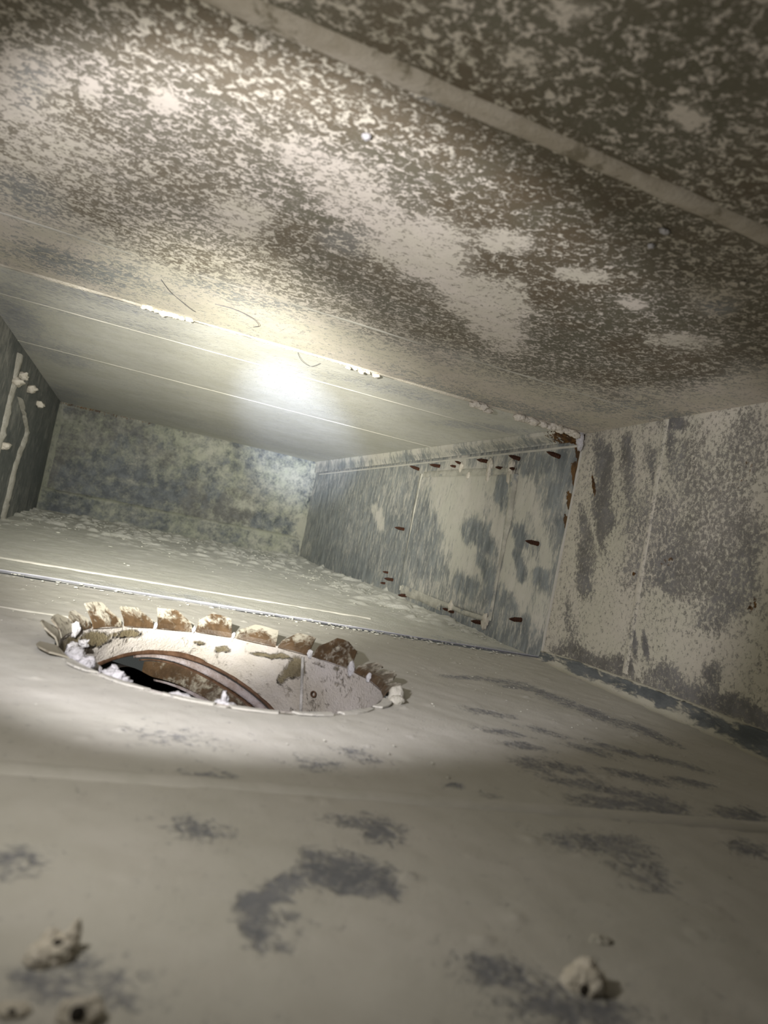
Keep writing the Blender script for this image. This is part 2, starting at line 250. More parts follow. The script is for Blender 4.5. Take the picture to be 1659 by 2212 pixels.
def sheet_material(name, fleck=9.0, amp=2.2, width=0.14, dust_a=(.60, .56, .455), dust_b=(.66, .60, .52),
                   metal_a=(.19, .21, .225), metal_b=(.30, .325, .335), brown_a=(.095, .075, .045), brown_b=(.15, .13, .085),
                   bump=0.012, stretch=None, distort=0.9, film=0.0):
    """galvanised sheet under a broken coat of dust: the attributes dust, stain and rust steer it"""
    t = NT(name)
    vec = t.stretch(stretch) if stretch else t.co
    nf = t.noise(fleck, 3, .5, distort, vec)
    nfine = t.noise(fleck * 3.2, 3, .6, .4, vec)
    nc = t.noise(1.3, 4, .6)
    nm = t.noise(5.5, 5, .65, .3, vec)
    grit = t.noise(55, 3, .7)
    d = t.attr('dust')
    x = t.math('ADD', d, t.math('MULTIPLY', t.math('SUBTRACT', nf, .5), amp))
    x = t.math('ADD', x, t.math('MULTIPLY', t.math('SUBTRACT', nfine, .5), amp * .75))
    m = t.ramp(x, .5 - width, .5 + width)
    if film:
        m = t.math('MAXIMUM', m, t.math('MULTIPLY', t.ramp(d, .1, .9), film))
    dust = t.mix(t.ramp(nc, .35, .65), dust_a, dust_b)
    dust = t.mix(t.ramp(nm, .35, .75, 0, .22), dust, (.40, .37, .31))
    metal = t.mix(t.ramp(nm, .35, .68), metal_a, metal_b)
    brown = t.mix(t.ramp(nc, .38, .62), brown_a, brown_b)
    base = t.mix(t.attr('stain'), metal, brown)
    colr = t.mix(m, base, dust)
    rx = t.math('ADD', t.attr('rust'), t.math('ADD', t.math('MULTIPLY', t.math('SUBTRACT', nm, .5), .9), t.math('MULTIPLY', t.math('SUBTRACT', t.noise(26, 3, .6), .5), 1.5)))
    rm = t.ramp(rx, .42, .6)
    rust = t.mix(t.ramp(nf, .4, .6), (.06, .028, .009), (.14, .07, .02))
    colr = t.mix(rm, colr, rust)
    t.l(colr, t.bsdf.inputs['Base Color'])
    t.l(t.ramp(m, 0, 1, .5, .95), t.bsdf.inputs['Roughness'])
    t.bsdf.inputs['Specular IOR Level'].default_value = .3
    h = t.math('ADD', t.math('MULTIPLY', m, .8), t.math('MULTIPLY', grit, .35))
    t.bump(h, bump)
    return t.m

def dust_material(name, a, b, scale=8.0, bump=.02, dark=None):
    t = NT(name)
    n = t.noise(scale, 5, .6, .3); g = t.noise(scale * 6, 3, .7)
    c = t.mix(t.ramp(n, .35, .65), a, b)
    if dark:
        c = t.mix(t.ramp(t.noise(scale * .6, 5, .65), .56, .66), c, dark)
    t.l(c, t.bsdf.inputs['Base Color'])
    t.bsdf.inputs['Roughness'].default_value = .97
    t.bsdf.inputs['Specular IOR Level'].default_value = .15
    t.bump(t.math('ADD', t.math('MULTIPLY', n, .6), t.math('MULTIPLY', g, .5)), bump)
    return t.m

def rust_material(name, a, b, rough=.7, scale=12.0, bump=.008):
    t = NT(name)
    n = t.noise(scale, 5, .65, .4)
    t.l(t.mix(t.ramp(n, .35, .65), a, b), t.bsdf.inputs['Base Color'])
    t.bsdf.inputs['Roughness'].default_value = rough
    t.bsdf.inputs['Specular IOR Level'].default_value = .3
    t.bump(n, bump)
    return t.m

M = {}
M['ceiling'] = sheet_material('mottled ceiling sheet', fleck=21.0, amp=2.5, width=.24, film=.42, brown_a=(.10, .074, .042), brown_b=(.105, .098, .062), bump=.005, distort=.85)
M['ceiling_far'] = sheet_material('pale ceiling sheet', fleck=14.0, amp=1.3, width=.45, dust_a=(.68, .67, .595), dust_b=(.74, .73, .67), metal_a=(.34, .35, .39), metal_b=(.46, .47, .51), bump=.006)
M['floor'] = sheet_material('dusty floor sheet', fleck=17.0, amp=1.7, width=.42, dust_a=(.49, .475, .42), dust_b=(.53, .51, .46), metal_a=(.15, .155, .17), metal_b=(.22, .222, .235), bump=.006)
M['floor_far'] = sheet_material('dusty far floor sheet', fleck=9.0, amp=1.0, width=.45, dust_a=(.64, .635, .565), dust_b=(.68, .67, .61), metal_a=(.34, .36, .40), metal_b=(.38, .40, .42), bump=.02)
M['wall'] = sheet_material('streaked wall sheet', fleck=12, amp=1.6, width=.42, film=.34, distort=.2, dust_a=(.57, .555, .475), dust_b=(.63, .60, .53), metal_a=(.16, .175, .178), metal_b=(.29, .312, .312), stretch=(1, 1.25, .42), bump=.008)
M['wall_near'] = sheet_material('speckled wall sheet', fleck=25, amp=2.0, width=.38, film=.25, distort=.25, dust_a=(.54, .515, .415), dust_b=(.59, .55, .465), metal_a=(.14, .136, .132), metal_b=(.22, .214, .21), bump=.007)
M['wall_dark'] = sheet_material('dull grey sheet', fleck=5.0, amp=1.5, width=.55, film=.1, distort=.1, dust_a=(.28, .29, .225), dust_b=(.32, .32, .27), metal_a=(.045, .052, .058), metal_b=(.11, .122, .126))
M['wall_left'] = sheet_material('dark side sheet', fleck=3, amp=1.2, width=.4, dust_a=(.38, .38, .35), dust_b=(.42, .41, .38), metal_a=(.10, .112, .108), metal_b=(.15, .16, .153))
M['tube'] = sheet_material('dust crusted pipe', fleck=9.0, amp=1.3, width=.36, dust_a=(.37, .335, .285), dust_b=(.47, .435, .41), metal_a=(.09, .072, .04), metal_b=(.18, .15, .09), bump=.035)
M['tab'] = sheet_material('rusty tab', fleck=9.0, amp=1.6, width=.3, dust_a=(.27, .245, .185), dust_b=(.37, .345, .285), metal_a=(.042, .025, .012), metal_b=(.092, .056, .028), bump=.008)
M['bead'] = dust_material('bead dust', (.52, .505, .44), (.58, .555, .49), 6, .006)
M['bead_ceiling'] = dust_material('ceiling bead dust', (.46, .41, .33), (.56, .51, .43), 9, .012, (.26, .23, .17))
M['dust'] = dust_material('caked dust', (.62, .57, .47), (.70, .65, .56), 9, .02)
M['fluff'] = dust_material('white fluff', (.46, .45, .45), (.66, .64, .65), 9, .03)
M['grey_dust'] = dust_material('greyish caked dust', (.48, .46, .39), (.58, .55, .48), 10, .025)
M['rust'] = rust_material('red brown rust', (.035, .012, .005), (.075, .026, .010))
M['rust_ring'] = rust_material('brown ring', (.05, .024, .011), (.105, .056, .03))
M['steel'] = sheet_material('grey trim', fleck=6, amp=1.8, width=.25, metal_a=(.085, .095, .098), metal_b=(.16, .17, .172), stretch=(.5, .5, 1.5), dust_a=(.48, .46, .37), dust_b=(.52, .49, .41))
M['bright_edge'] = rust_material('bright zinc edge', (.44, .44, .48), (.56, .56, .60), .45, 4, .004)
M['sealant'] = dust_material('grey sealant', (.44, .42, .36), (.54, .52, .46), 7, .02)
M['hair'] = rust_material('grey fibre', (.06, .06, .08), (.10, .10, .12))
M['void'] = rust_material('dark pipe and crater', (.03, .025, .02), (.05, .04, .03))

# ================================================================ the duct shell
def spaced(a, b, n, power=1.0, pivot=0.0):
    t = np.linspace(0, 1, n)
    return a + (b - a) * t ** power
def structure(name):
    return tag(empty(name), kind='structure')

# ---- floor
floor = structure('floor')
HOLE = (0.89, 4.82); HR = 1.05
u = np.linspace(XL, XR, 300)
v = np.concatenate([np.linspace(YB, 0.9, 20)[:-1], np.linspace(0.9, YS - .02, 300)])
U, V = np.meshgrid(u, v, indexing='ij')
dx, dy = U - HOLE[0], V - HOLE[1]
R = np.hypot(dx, dy)
cell = 0.035
snap = (R > HR - cell) & (R < HR + cell * .6)
U2 = np.where(snap, HOLE[0] + dx / R * HR, U); V2 = np.where(snap, HOLE[1] + dy / R * HR, V)
Z = -1 + 0.020 * (fbm(U * 1.5, V * 1.5, 1.0) - .5) + 0.012 * (fbm(U * 7, V * 7, 2.0) - .5)
speck = fbm(U * 13, V * 13, 4.0, 2)
Z = Z + .016 * sstep(.80, .95, speck)
Z = np.where(R < HR + .08, -1 + (Z + 1) * sstep(HR, HR + .08, R), Z)
du = paint(1.12 + 0 * U, U, V, PATCHES['floor'], .75, .16, 4.5)
keep = (R >= HR - cell).ravel()
vs = np.stack([U2.ravel() * S, V2.ravel() * S, (Z.ravel() + 1) * S], 1)
fs = grid_faces(len(u), len(v), False, keep)
used = np.zeros(len(vs), bool); used[np.array(fs).ravel()] = True
remap = np.cumsum(used) - 1
mesh_obj('sheet_panel', vs[used], remap[np.array(fs)].tolist(), M['floor'], floor, True,
         {'dust': du.ravel()[used], 'stain': 0 * du.ravel()[used], 'rust': 0 * du.ravel()[used]})
u = np.linspace(XL, XR, 200); v = spaced(YS + .03, YE, 240, 1.35)
U, V = np.meshgrid(u, v, indexing='ij')
heap = np.exp(-(XR - U) / .35) * .10 * fbm(U * 2, V * .9, 5.0) * sstep(8.2, 10.0, V) + np.exp(-(YE - V) / .5) * .05
Z = -1.0 + heap + 0.03 * (fbm(U * 1.2, V * 1.2, 8.0) - .5) + .02 * (fbm(U * 6, V * 6, 1.7) - .5)
lumps = np.maximum(sstep(11.0, 16.0, V + 2 * (fbm(U, V, 3.3) - .5)), sstep(2.2, .4, XR - U) * sstep(8.2, 9.5, V))
Z = Z + lumps * .06 * sstep(.50, .72, fbm(U * 3.6, V * 3.6, 6.6, 3))
du = paint(1.0 + 0 * U, U, V, PATCHES['floor_far'], .6, .4, 2.0)
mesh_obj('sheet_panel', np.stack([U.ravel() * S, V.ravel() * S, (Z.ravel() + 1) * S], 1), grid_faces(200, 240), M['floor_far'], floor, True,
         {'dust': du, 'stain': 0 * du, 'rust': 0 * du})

# ---- ceiling
ceiling = structure('ceiling')
u = np.linspace(XL, XR, 260); v = np.concatenate([np.linspace(YB, 1.6, 24)[:-1], np.linspace(1.6, YS, 260)])
U, V = np.meshgrid(u, v, indexing='ij')
d0 = .36 + .45 * (fbm(U * 1.1, V * 1.1, 2.2, 4) - .5)
du = paint(d0, U, V, PATCHES['ceiling_near'], .6, .55, 3.0)
jz = sstep(5.4, 6.6, V + .9 * (fbm(U * 1.6, V * 1.6, 6.0) - .5) - .25 * (U < 0) * U)
jz = np.maximum(jz, sstep(3.7, 4.4, U + .8 * (fbm(U * 1.5, V * 1.5, 4.1) - .5)) * sstep(3.0, 4.5, V))
du = du * (1 - jz) + (.93 + 0 * du) * jz
stain = 1 - jz
bl = paint(0 * U, U, V, PATCHES['ceiling_near_blue'], .6, .5, 3.0)
du = np.where(bl > .02, du * (1 - bl) + .38 * bl, du); stain = stain * (1 - bl)
Z = ZC + .012 * (fbm(U * 1.2, V * 1.2, 9.0) - .5)
mesh_obj('sheet_panel', np.stack([U.ravel() * S, V.ravel() * S, (Z.ravel() + 1) * S], 1), grid_faces(260, 283, True), M['ceiling'], ceiling, True,
         {'dust': du, 'stain': stain, 'rust': 0 * du})
u = np.linspace(XL, XR, 200); v = spaced(YS + .11, YE, 220, 1.3)
U, V = np.meshgrid(u, v, indexing='ij')
du = paint(.95 + .3 * (fbm(U * 1.0, V * 1.0, 3.0) - .5), U, V, PATCHES['ceiling_far'], .7, .5, 1.8)
Z = ZC + .012 + .008 * (fbm(U, V, 9.0) - .5)
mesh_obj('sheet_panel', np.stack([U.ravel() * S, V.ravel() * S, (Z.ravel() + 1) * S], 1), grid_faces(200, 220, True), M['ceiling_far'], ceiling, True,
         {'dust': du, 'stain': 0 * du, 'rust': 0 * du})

M['floor_bead'] = dust_material('floor bead dust', (.49, .475, .42), (.53, .51, .46), 6, .006)
# ---- rolled stiffening beads that cross the sheets
def bead(parent, y, x0, x1, z, sign, w, h, mat, rough=.25, n=160, seed=0.0):
    xs = np.linspace(x0, x1, n); k = 9
    a = np.linspace(0, math.pi, k)
    ww = w * (1 + rough * 2 * (fbm(xs * 2.2, seed, 1.0) - .5)); hh = h * (1 + rough * 2 * (fbm(xs * 3.1, seed, 7.0) - .5))
    yy = y + .02 * (fbm(xs * .9, seed + 4, 1.0) - .5)
    X = np.repeat(xs[:, None], k, 1)
    Y = yy[:, None] + np.cos(a)[None] * ww[:, None] / 2
    Zz = z + sign * (np.sin(a)[None] * hh[:, None] - .006)
    return mesh_obj('stiffening_bead', np.stack([X.ravel() * S, Y.ravel() * S, (Zz.ravel() + 1) * S], 1), grid_faces(n, k, sign < 0), mat, parent)
bead(ceiling, 2.61, XL, 4.4, ZC, -1, .135, .030, M['bead_ceiling'], .35, 220, 1.0)
bead(ceiling, 5.88, XL, 4.75, ZC, -1, .07, .009, M['bead'], .3, 200, 2.0)
bead(ceiling, 8.74, XL, XR, ZC + .012, -1, .06, .014, M['bead'], .2, 200, 3.0)
bead(ceiling, 11.7, XL, XR, ZC + .012, -1, .07, .014, M['bead'], .2, 200, 4.0)
bead(floor, 2.70, XL, 4.7, -1, 1, .12, .024, M['floor_bead'], .15, 200, 5.0)
bead(floor, 5.70, XL, -.12, -1, 1, .07, .014, M['bead'], .15, 80, 6.0)
bead(floor, 8.60, XL, 3.2, -1, 1, .07, .022, M['bead'], .12, 160, 7.0)

# ---- drawn joint between the two duct lengths
def ragged_strip(name, parent, mat, x0, x1, ya, yb, za, zb, rag, n=400, seed=0.0, fr=3.0):
    """a lip across the duct, from (ya, za) to a ragged free edge near (yb, zb)"""
    xs = np.linspace(x0, x1, n)
    e = fbm(xs * fr, seed, 2.0, 5)
    e = np.clip((e - .5) * 2.4, -1, 1)
    rows = []
    for t in (0, .33, .66, 1.0):
        rows.append((xs, ya + (yb - ya) * t + rag * e * t * .6, za + (zb - za) * t + rag * e * .4 * t))
    rows.append((xs, rows[-1][1] + .012, rows[-1][2] + (za - zb) * .25))
    rows.append((xs, rows[-1][1] * 0 + max(ya, yb) * .3 + rows[-1][1] * .7, rows[-1][2] * .5 + za * .5))
    V3 = np.stack([np.stack(r, 1) for r in rows], 1)
    vs = V3.reshape(-1, 3) * S + np.array([0, 0, S])
    return mesh_obj(name, vs, grid_faces(n, len(rows)), mat, parent)
ragged_strip('joint_lip', ceiling, M['dust'], XL, XR - .02, YS - .06, YS - .005, ZC + .004, ZC - .016, .03, 500, 1.0, 2.5)
o = mesh_obj('joint_strip', *box_mesh(XL, XR, YS - .01, YS + .13, ZC + .045, ZC + .07), M['rust_ring'], ceiling, False)
ragged_strip('joint_lip', floor, M['bright_edge'], XL, XR - .02, YS + .06, YS - .02, -1.0, -.965, .014, 300, 6.0, 1.4)
mesh_obj('joint_strip', *box_mesh(XL, XR, YS - .025, YS + .035, -1.05, -1.012), M['bright_edge'], floor, False)

# ---- right wall: near length leans in a little towards the lens, far length is straight
wall_right = structure('wall_right')
def xnear(y, z):
    k = .039 + (.1014 - .039) * (z + 1) / 2.7035
    return XR - k * (YS - y)
u = np.concatenate([np.linspace(YB, 2.8, 12)[:-1], np.linspace(2.8, YS, 220)]); v = np.linspace(-1.02, ZC + .01, 150)
U, V = np.meshgrid(u, v, indexing='ij')
du = paint(.86 + .30 * (fbm(U * 1.4, V * 1.4, 2.0) - .5), U, V, PATCHES['wall_right_near'], .55, .55, 3.2)
ru = paint(0 * U, U, V, PATCHES['wall_right_near_rust'], .6, .4, 5.0)
st = .25 * sstep(.45, .6, fbm(U * 1.2, V * 1.2, 7.7))
X = xnear(U, V)
mesh_obj('sheet_panel', np.stack([X.ravel() * S, U.ravel() * S, (V.ravel() + 1) * S], 1), grid_faces(231, 150), M['wall_near'], wall_right, True,
         {'dust': du, 'stain': st, 'rust': ru})
def far_dust(U, V):
    d = .42 + .35 * (fbm(U * 2.6, V * 1.0, 2.0) - .5)
    return paint(d, U, V, PATCHES['wall_right_far'], .45, .5, 3.4)
u = np.linspace(YS, YE, 300); v = np.linspace(-1.02, ZC + .02, 130)
U, V = np.meshgrid(u, v, indexing='ij')
du = far_dust(U, V)
ru = paint(0 * U, U, V, PATCHES['wall_right_far_rust'], .35, .45, 6.0)
mesh_obj('sheet_panel', np.stack([0 * U.ravel() + XR * S, U.ravel() * S, (V.ravel() + 1) * S], 1), grid_faces(300, 130), M['wall'], wall_right, True,
         {'dust': du, 'stain': 0 * du, 'rust': ru})
# bead on the near wall
n = 120; zs = np.linspace(-.80, ZC, n); k = 9; a = np.linspace(0, math.pi, k)
yy = 5.87 + .02 * (fbm(zs * 1.5, 2.0, 2.0) - .5)
Zg = np.repeat(zs[:, None], k, 1); Yg = yy[:, None] + np.cos(a)[None] * .045 * (1 + .5 * (fbm(zs * 3, 3.0, 1.0) - .5))[:, None]
Xg = xnear(Yg, Zg) - np.sin(a)[None] * .016 + .004
wb = np.clip(.80 + 1.6 * (fbm(Zg * 2.2, Yg * 3, 6.0) - .55), .2, 1)
mesh_obj('stiffening_bead', np.stack([Xg.ravel() * S, Yg.ravel() * S, (Zg.ravel() + 1) * S], 1), grid_faces(n, k), M['wall_near'], wall_right, True,
         {'dust': wb, 'stain': 0 * wb, 'rust': 0 * wb})
# vertical joint fin of old sealant between the two lengths
n = 260; zs = np.linspace(-1.0, 1.62, n)
e = fbm(zs * 3.2, 1.0, 3.0, 5); wdt = .0 + .05 * np.clip(e - .45, 0, 1) * sstep(-.6, .9, zs)
prof = []
for t in (0, 1, 2, 3):
    yo = YS + (-.5, -.35, .35, .5)[t] * (.022 + wdt); xo = XR - (0, 1, .9, 0)[t] * (.022 + .03 * (e - .4))
    prof.append(np.stack([xo, yo, zs], 1))
V3 = np.stack(prof, 1).reshape(-1, 3) * S + np.array([0, 0, S])
mesh_obj('sealant_fin', V3, grid_faces(n, 4, True), M['bead'], wall_right)

# ---- left wall, end wall
wall_left = structure('wall_left')
u = np.concatenate([np.linspace(YB, 8, 30)[:-1], np.linspace(8, YE, 120)]); v = np.linspace(-1.02, ZC + .02, 70)
U, V = np.meshgrid(u, v, indexing='ij')
du = paint(.32 + .3 * (fbm(U * .8, V * .8, 5.0) - .5), U, V, PATCHES['wall_left'], .7, .4, 1.5)
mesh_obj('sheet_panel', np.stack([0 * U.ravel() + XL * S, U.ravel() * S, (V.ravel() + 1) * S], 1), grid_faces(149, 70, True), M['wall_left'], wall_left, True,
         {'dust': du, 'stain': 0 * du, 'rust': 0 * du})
wall_end = structure('wall_end')
u = np.linspace(XL, XR, 200); v = np.linspace(-1.02, ZC + .02, 100)
U, V = np.meshgrid(u, v, indexing='ij')
du = paint(.34 + .5 * (fbm(U * 1.1, V * 1.1, 5.0) - .5), U, V, PATCHES['wall_end'], .7, .6, 1.3)
ru = .5 * sstep(ZC - .10, ZC, V + .1 * (fbm(U * 2, 0, 0) - .5)) * sstep(3.5, -1, U)
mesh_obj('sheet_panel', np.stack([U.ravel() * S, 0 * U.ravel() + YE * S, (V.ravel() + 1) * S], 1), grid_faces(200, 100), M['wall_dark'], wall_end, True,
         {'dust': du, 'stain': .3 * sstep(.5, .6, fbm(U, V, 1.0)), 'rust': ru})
# the raised ledge along the foot of the end wall and the vertical seams in its corners
n = 160; xs = np.linspace(XL, XR, n)
e = fbm(xs * 1.5, 4.0, 4.0, 4) - .5
prof = [(YE, -.42), (YE - .10, -.46), (YE - .14, -.52), (YE - .16, -.98)]
V3 = np.stack([np.stack([xs, y + .08 * e, z + .08 * e], 1) for y, z in prof], 1)
de = np.stack([.75 + e, .8 + e, .45 + e * 1.5, .4 + e * 1.5], 1)
mesh_obj('foot_ledge', V3.reshape(-1, 3) * S + np.array([0, 0, S]), grid_faces(n, 4, True), M['wall_dark'], wall_end, True, {'dust': de, 'stain': 0 * de, 'rust': 0 * de})
for x, w in ((XR, .14), (XL, .12)):
    n = 80; zs = np.linspace(-.95, ZC - .05, n); e = fbm(zs * 3, x, 1.0, 4) - .5; sg = -1 if x > 0 else 1
    V3 = np.stack([np.stack([x + 0 * zs, YE - w * (1.2 + 1.2 * e), zs], 1), np.stack([x + sg * w * (.5 + .8 * e), YE - w * (.5 + .8 * e), zs], 1),
                   np.stack([x + sg * w * (1.0 + 1.2 * e), YE - .01 + 0 * zs, zs], 1)], 1)
    de = np.stack([.8 + e] * 3, 1)
    mesh_obj('corner_sealant', V3.reshape(-1, 3) * S + np.array([0, 0, S]), grid_faces(n, 3, x > 0), M['wall_dark'], wall_end, True, {'dust': de, 'stain': 0 * de, 'rust': 0 * de})
# the bulkhead far behind the lens
wall_back = structure('wall_back')
mesh_obj('sheet_panel', *box_mesh(XL, XR, YB - .1, YB, -1, ZC), M['bead'], wall_back, False)

# ---- trims
# angle strip along the far right wall under the ceiling
n = 200; ys = np.linspace(YS + .06, YE - .02, n); t = np.linspace(0, 1, n)
e = fbm(ys * 2.5, 1.0, 8.0, 4) - .5
xt = 4.74 + .14 * t; zb = 1.60 - .19 * t
V3 = np.stack([np.stack([xt, ys, 0 * ys + ZC + .01], 1), np.stack([xt + .01, ys, 0 * ys + ZC - .03], 1), np.stack([(xt + XR) / 2 - .02, ys, (zb + ZC) / 2 - .01], 1),
               np.stack([0 * ys + XR - .05, ys, zb + .02], 1), np.stack([0 * ys + XR - .045, ys, zb + .004 * e], 1), np.stack([0 * ys + XR - .02, ys, zb + .03], 1)], 1)
de = np.clip(.45 + 1.2 * e[:, None] + np.array([.3, .3, 0, 0, .1, 0])[None], 0, 1)
re = np.repeat((sstep(8.4, 7.5, ys) * .8)[:, None], 6, 1)
trim = mesh_obj('trim_1', V3.reshape(-1, 3) * S + np.array([0, 0, S]), grid_faces(n, 6), M['wall'], None, False, {'dust': de, 'stain': 0 * de, 'rust': re})
tag(trim, kind='structure')
# dusty lower lip of that strip where the wall sheet folds out
n = 200; ys = np.linspace(YS + .05, YE - .5, n); t = np.linspace(0, 1, n); zb = 1.575 - .19 * t
e = fbm(ys * 3, 5.0, 8.0, 4) - .5
V3 = np.stack([np.stack([0 * ys + XR, ys, zb], 1), np.stack([0 * ys + XR - .014 * (1 - .5 * t), ys, zb - .005], 1), np.stack([0 * ys + XR - .013 * (1 - .5 * t), ys, zb - .012 - .02 * e], 1), np.stack([0 * ys + XR, ys, zb - .03], 1)], 1)
mesh_obj('fold_lip', V3.reshape(-1, 3) * S + np.array([0, 0, S]), grid_faces(n, 4, True), M['bead'], trim)
# angle strip along the foot of the near right wall
ys = np.linspace(YB, YS - .03, 300)
e = fbm(ys * 2.0, 1.0, 3.0, 5) - .5
h = np.interp(ys, [3.9, 5.5, 6.8, 7.4], [.17, .16, .13, .09])
zt = -1 + h
xa = xnear(ys, zt) + .005; xf = xnear(ys, -1 + 0 * ys)
V3 = np.stack([np.stack([xa, ys, zt + .012], 1), np.stack([xa - .05, ys, zt + .008], 1), np.stack([xa - .055, ys, zt - .008], 1), np.stack([(xa + xf) / 2 - .055, ys, -1 + h * .55], 1),
               np.stack([xf - .07, ys, -1 + h * .2], 1), np.stack([xf - .10, ys, 0 * ys - .995], 1), np.stack([xf - .16 + .05 * e, ys, 0 * ys - 1.003], 1)], 1)
de = np.stack([.95 + 0 * e, .8 + e, .25 + e * .5, .1 + e * .6, .42 + e * 2.0, .75 + e, 1 + 0 * e], 1)
trim2 = mesh_obj('trim_2', V3.reshape(-1, 3) * S + np.array([0, 0, S]), grid_faces(300, 7, True), M['steel'], None, True, {'dust': de, 'stain': 0 * de, 'rust': 0 * de})
tag(trim2, kind='structure')

# ================================================================ take-off collar in the floor
CX, CY = HOLE
col_root = empty('takeoff_collar', P(CX, CY, -1))
tag(col_root, 'round sheet-metal take-off pipe set in the floor, ringed by bent rusty tabs', 'duct collar')
TR = 1.035
def plane1(x, y): return -4.77 - .246 * x + .645 * y
def plane2(x, y): return plane1(x, y) - .03 - (.08 + .16 * np.maximum(0, x - .32)) * sstep(.26, .55, x)
nt, nz = 220, 26
th = np.linspace(0, 2 * math.pi, nt)
T, K = np.meshgrid(th, np.linspace(0, 1, nz), indexing='ij')
X = CX + TR * np.cos(T); Y = CY + TR * np.sin(T)
Z = -.995 + (plane1(X, Y) + .995) * K
nd = fbm(X * 4, Y * 4, Z * 4, 4) - .5
rr = TR - .03 * sstep(.1, .5, K) * np.clip(.5 + 2 * nd, 0, 1)
Xd, Yd = CX + rr * np.cos(T), CY + rr * np.sin(T)
du = .90 + .4 * nd
spots = [(1.56, -1.13, .055, .075, .0), (1.38, -1.07, .13, .018, .05), (1.50, -1.20, .03, .06, .2), (.06, -1.07, .11, .05, .0), (-.08, -1.10, .07, .08, .05), (.26, -1.05, .10, .025, .1), (.82, -1.085, .045, .014, .2),
         (1.02, -1.10, .06, .022, .15), (1.72, -1.04, .08, .012, .4)]
for (sx, sz, rx, rz, val) in spots:
    q = np.sqrt(((X - sx + .10 * nd) / rx) ** 2 + ((Z - sz + .10 * nd) / rz) ** 2)
    w = (1 - sstep(.6, 1.4, q)) * (Y > CY - .2)
    du = du * (1 - w) + val * w
mesh_obj('pipe', np.stack([Xd.ravel() * S, Yd.ravel() * S, (Z.ravel() + 1) * S], 1), grid_faces(nt, nz, True), M['tube'], col_root, True,
         {'dust': du, 'stain': 0 * du, 'rust': 0 * du})
# first swivel ring of the elbow, the gore below it, the second ring and the run going away
def ring(name, plane, r, w, h, mat, parent, off=0.0, part=None):
    """a rolled ring lying in a tilted plane; part = (from, to) degrees for an open ring"""
    vs = []; k = 8
    aa = th[:-1] if part is None else np.radians(np.linspace(part[0], part[1], 150))
    for a in aa:
        for j in range(k):
            b = 2 * math.pi * j / k
            tp = 1.0 if part is None else .25 + .75 * float(sstep(0, 45, part[1] - math.degrees(a)))
            q = r - w * tp * math.cos(b)
            x, y = CX + q * math.cos(a), CY + q * math.sin(a)
            vs.append(P(x, y, plane(x, y) + off * tp + h * tp * math.sin(b)))
    n = len(aa); fs = []
    for i in range(n if part is None else n - 1):
        for j in range(k):
            fs.append([i * k + j, ((i + 1) % n) * k + j, ((i + 1) % n) * k + (j + 1) % k, i * k + (j + 1) % k])
    if part is not None:
        fs += [list(range(k))[::-1], [(n - 1) * k + j for j in range(k)]]
    return mesh_obj(name, vs, fs, mat, parent)
M['lavender'] = dust_material('ring dust', (.22, .175, .155), (.35, .31, .31), 8, .02, (.08, .04, .022))
ring('swivel_ring', plane1, TR - .012, .020, .016, M['rust_ring'], col_root)
ring('swivel_ring', plane1, TR - .035, .030, .028, M['lavender'], col_root, -.045, (-110, 122))
ring('swivel_ring', plane1, TR - .055, .016, .014, M['rust_ring'], col_root, -.085, (-110, 120))
nk = 8
T, K = np.meshgrid(np.radians(np.linspace(-110, 118, nt)), np.linspace(0, 1, nk), indexing='ij')
GR = TR - .07
X = CX + GR * np.cos(T); Y = CY + GR * np.sin(T)
Zt0 = plane1(X, Y) - .08 * (.25 + .75 * sstep(118, 75, np.degrees(T))); Z = Zt0 + (plane2(X, Y) - Zt0) * K
nd = fbm(X * 4, Y * 4, Z * 4, 4) - .5
du = .28 + 1.1 * nd + .5 * sstep(1.05, 1.3, X)
mesh_obj('elbow_gore', np.stack([X.ravel() * S, Y.ravel() * S, (Z.ravel() + 1) * S], 1), grid_faces(nt, nk, True), M['tab'], col_root, True, {'dust': du, 'stain': 0 * du, 'rust': 0 * du})
ring('swivel_ring', plane2, GR - .02, .024, .022, M['lavender'], col_root, 0.0, (-110, 112))
T, K = np.meshgrid(th, np.linspace(0, 1, 12), indexing='ij')
X0 = CX + GR * np.cos(T); Y0 = CY + GR * np.sin(T)
run = 6.0
X = X0 - .25 * K * run; Y = Y0 + .95 * K * run; Z = plane2(X0, Y0) - .16 * K * run
mesh_obj('elbow_run', np.stack([X.ravel() * S, Y.ravel() * S, (Z.ravel() + 1) * S], 1), grid_faces(nt, 12, True), M['void'], col_root)
cap = [P(x, y, z) for x, y, z in zip(X[:, -1], Y[:, -1], Z[:, -1])][:-1]
mesh_obj('run_end', cap, [list(range(len(cap)))], M['void'], col_root, False)
# lock seam and rivet of the pipe
zs = np.linspace(-1.02, -1.55, 30); V3 = []
for z in zs:
    t0 = (z + 1.02) / -.53
    a = math.radians(47 - 6 * t0)
    for q, da in ((TR - .01, -.012), (TR - .036, -.006), (TR - .030, .003), (TR - .01, .006)):
        V3.append(P(CX + q * math.cos(a + da), CY + q * math.sin(a + da), z))
M['seam'] = dust_material('seam dust', (.26, .25, .23), (.50, .48, .45), 9, .02)
mesh_obj('lock_seam', V3, grid_faces(30, 4), M['seam'], col_root)
vs = []; fs = []; a0 = math.radians(46 - 5.6); k, m = 20, 8
c0 = Vector((CX + (TR - .03) * math.cos(a0 - .06), CY + (TR - .03) * math.sin(a0 - .06), -1.265)); ax = Vector((-math.cos(a0), -math.sin(a0), 0)); tx = Vector((-math.sin(a0), math.cos(a0), 0)); tz = Vector((0, 0, 1))
